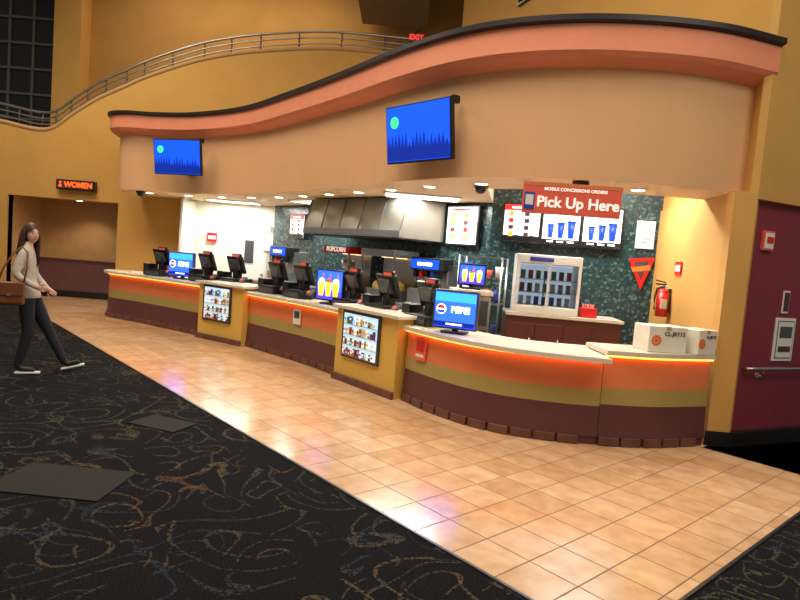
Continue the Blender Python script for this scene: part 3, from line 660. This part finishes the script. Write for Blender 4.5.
def hand(w,p,side,nm):
    w=Vector(w);p=Vector(p); d=(p-w).normalized(); up=Vector((0,side,0)); s=d.cross(up).normalized()
    mb=MB()
    for i,(L,off) in enumerate([(0.062,0.024),(0.070,0.009),(0.066,-0.007),(0.052,-0.022)]):
        a=p+s*off*0.9-d*0.01; b=a+d*L*0.55+up*0.004; c=b+d*L*0.35+up*(-0.018); e=c+d*L*0.15+up*(-0.02)
        mb.tube([a,b,c,e],[0.010,0.0095,0.0085,0.006],'skin',seg=8)
    a=w+(p-w)*0.5+s*0.022; b=a+s*0.03+d*0.02; c=b+d*0.03+s*0.006
    mb.tube([a,b,c],[0.012,0.010,0.007],'skin',seg=8)
    o=mb.done(nm,parent=root)
hand(V['wr'][0],V['pr'][0],1,'hand_right'); hand(V['wl'][0],V['pl'][0],-1,'hand_left')
m=MB(); m.box((0.04,-0.1,0.011),(0.25,0.08,0.022),'white',bevel=0.008); m.box((0.47,0.09,0.045),(0.25,0.08,0.022),'white',rot=Matrix.Rotation(-0.24,3,'Y'),bevel=0.008); m.done('soles',parent=root)
hd=bpy.data.objects.new('head',None); sc.collection.objects.link(hd); hd.parent=root; hd.location=(0.012,0,1.578); hd.rotation_euler=(0,math.radians(4),math.radians(-50))
m=MB(); vs=m.sph((0,0,0),(0.092,0.071,0.112),'skin',seg=48)
def gs(x,m_,s_): return math.exp(-((x-m_)/s_)**2)
for v in vs:
    x,y,z=v.co
    if z<0:
        k=1-0.38*min(1,(-z/0.112))**1.3; v.co.y*=k
        if x>0: v.co.x=x*0.97+0.010*min(1,-z/0.05)
        else: v.co.x=x*(1-0.25*min(1,-z/0.112))
    if x>0.03:
        w_=min(1,(x-0.03)/0.04)
        v.co.x+=w_*(0.024*gs(y,0,0.011)*gs(z,-0.016,0.013)+0.015*gs(y,0,0.009)*gs(z,0.004,0.018)
            -0.009*(gs(y,0.029,0.016)+gs(y,-0.029,0.016))*gs(z,0.010,0.013)
            +0.004*gs(z,0.034,0.010)+0.004*gs(y,0,0.022)*gs(z,-0.048,0.009)+0.006*gs(y,0,0.02)*gs(z,-0.082,0.014))
for s in (-1,1):
    m.sph((0.071,s*0.028,0.010),(0.010,0.0125,0.0075),'eyew',seg=16); m.sph((0.0795,s*0.028,0.010),(0.003,0.0055,0.006),'hair',seg=12)
    m.tube([(0.082,s*0.014,0.030),(0.082,s*0.028,0.034),(0.072,s*0.043,0.029)],[0.003,0.0035,0.002],'hair')
    m.tube([(0.080,s*0.016,0.013),(0.081,s*0.028,0.0185),(0.073,s*0.041,0.013)],[0.0015,0.002,0.0015],'hair')
    m.sph((0.0,s*0.071,-0.003),(0.02,0.009,0.03),'skin',seg=12)
m.sph((0.0885,0,-0.0455),(0.006,0.021,0.0038),'lip',seg=16); m.sph((0.088,0,-0.0515),(0.006,0.017,0.0045),'lip',seg=16)
m.done('face',parent=hd)
m=MB(); vs=m.sph((-0.008,0,0.010),(0.104,0.083,0.118),'hair',seg=64)
dele=[]
for f_ in {f for v in vs for f in v.link_faces}:
    c=f_.calc_center_median()
    lim=0.078-0.9*abs(c.y) if abs(c.y)<0.07 else -1
    if c.x>0.012 and c.z<lim and c.x>0.012+0.02*(c.z<-0.02): dele.append(f_)
bmesh.ops.delete(m.bm,geom=dele,context='FACES')
for i in range(30):
    a=math.radians(78+ i*204/29); cx,cy=math.cos(a)*0.094-0.012,math.sin(a)*0.078
    jx=0.010*math.sin(i*2.3); L=0.35+0.035*math.sin(i*1.7)
    m.tube([(cx*0.72,cy*0.72,0.082),(cx*0.97,cy*0.98,0.03),(cx*1.06,cy*1.10,-0.04),(cx*1.1+jx,cy*1.15,-0.12),(cx*1.05+jx-0.01,cy*1.3,-0.22),(cx*1.0-0.005+jx,cy*1.35,-L*0.85),(cx*1.0-0.01,cy*1.25,-L)],[0.006,0.014,0.019,0.020,0.018,0.013,0.004],'hair',seg=8)
m.done('hair',parent=hd)
m=MB()
rings=[]
for (z,rx,ry,cx) in [(1.08,0.08,0.10,-0.004),(1.0,0.108,0.128,0.0),(0.93,0.124,0.150,0.0),(0.87,0.134,0.162,0.002),(0.86,0.128,0.156,0.002)]:
    rings.append([m.bm.verts.new((cx+math.cos(2*math.pi*t/32)*rx*(1+0.02*math.sin(5*t)),math.sin(2*math.pi*t/32)*ry,z)) for t in range(32)])
for a,b in zip(rings[:-1],rings[1:]):
    for t in range(32):
        f=m.bm.faces.new([a[t],a[(t+1)%32],b[(t+1)%32],b[t]]); f.smooth=True; f.material_index=m.mi('shirt')
m.done('blouse_hem',parent=root)
m=MB(); m.box((-0.12,-0.27,0.92),(0.28,0.10,0.25),'leather',bevel=0.03); m.box((-0.12,-0.325,0.97),(0.27,0.012,0.14),'leather',bevel=0.005); m.box((-0.12,-0.335,0.91),(0.04,0.008,0.03),'steel')
m.tube([(-0.24,-0.27,1.02),(-0.19,-0.25,1.2),(-0.10,-0.20,1.37),(-0.04,-0.15,1.43),(0.02,-0.19,1.37),(0.03,-0.26,1.2),(0.0,-0.27,1.02)],0.010,'leather')
m.done('handbag',parent=root)

# ------------------------------------------------------------------ lights
w=bpy.data.worlds.new('world'); sc.world=w; w.use_nodes=True; w.node_tree.nodes['Background'].inputs[0].default_value=(1.0,0.9,0.76,1); w.node_tree.nodes['Background'].inputs[1].default_value=0.2
def area(x,y,z,sx,sy,e,col,rot=(0,0,0)):
    l=bpy.data.lights.new('lobby_light','AREA'); l.shape='RECTANGLE'; l.size=sx; l.size_y=sy; l.energy=e; l.color=col
    o=bpy.data.objects.new('lobby_lamp',l); o.location=(x,y,z); o.rotation_euler=rot; sc.collection.objects.link(o)
area(-1.5,3.5,8.5,5,5,620,(1,0.88,0.69)); area(-7,9,8.5,4,4,500,(1,0.85,0.62)); area(-5,15.6,9.2,6,1.5,190,(1,0.84,0.6)); area(4,2,6,3,3,170,(1,0.88,0.7))

# ------------------------------------------------------------------ camera
p=0.0715;r=0.08
f=Vector((0,math.cos(p),-math.sin(p))); u0=Vector((0,math.sin(p),math.cos(p))); r0=Vector((1,0,0))
right=r0*math.cos(r)+u0*math.sin(r); up=-r0*math.sin(r)+u0*math.cos(r)
cam=bpy.data.cameras.new('camera'); cam.sensor_width=36; cam.lens=27.0
co=bpy.data.objects.new('camera',cam); sc.collection.objects.link(co)
mw=Matrix((( right.x,up.x,-f.x,0),(right.y,up.y,-f.y,0),(right.z,up.z,-f.z,1.65),(0,0,0,1)))
co.matrix_world=mw; sc.camera=co
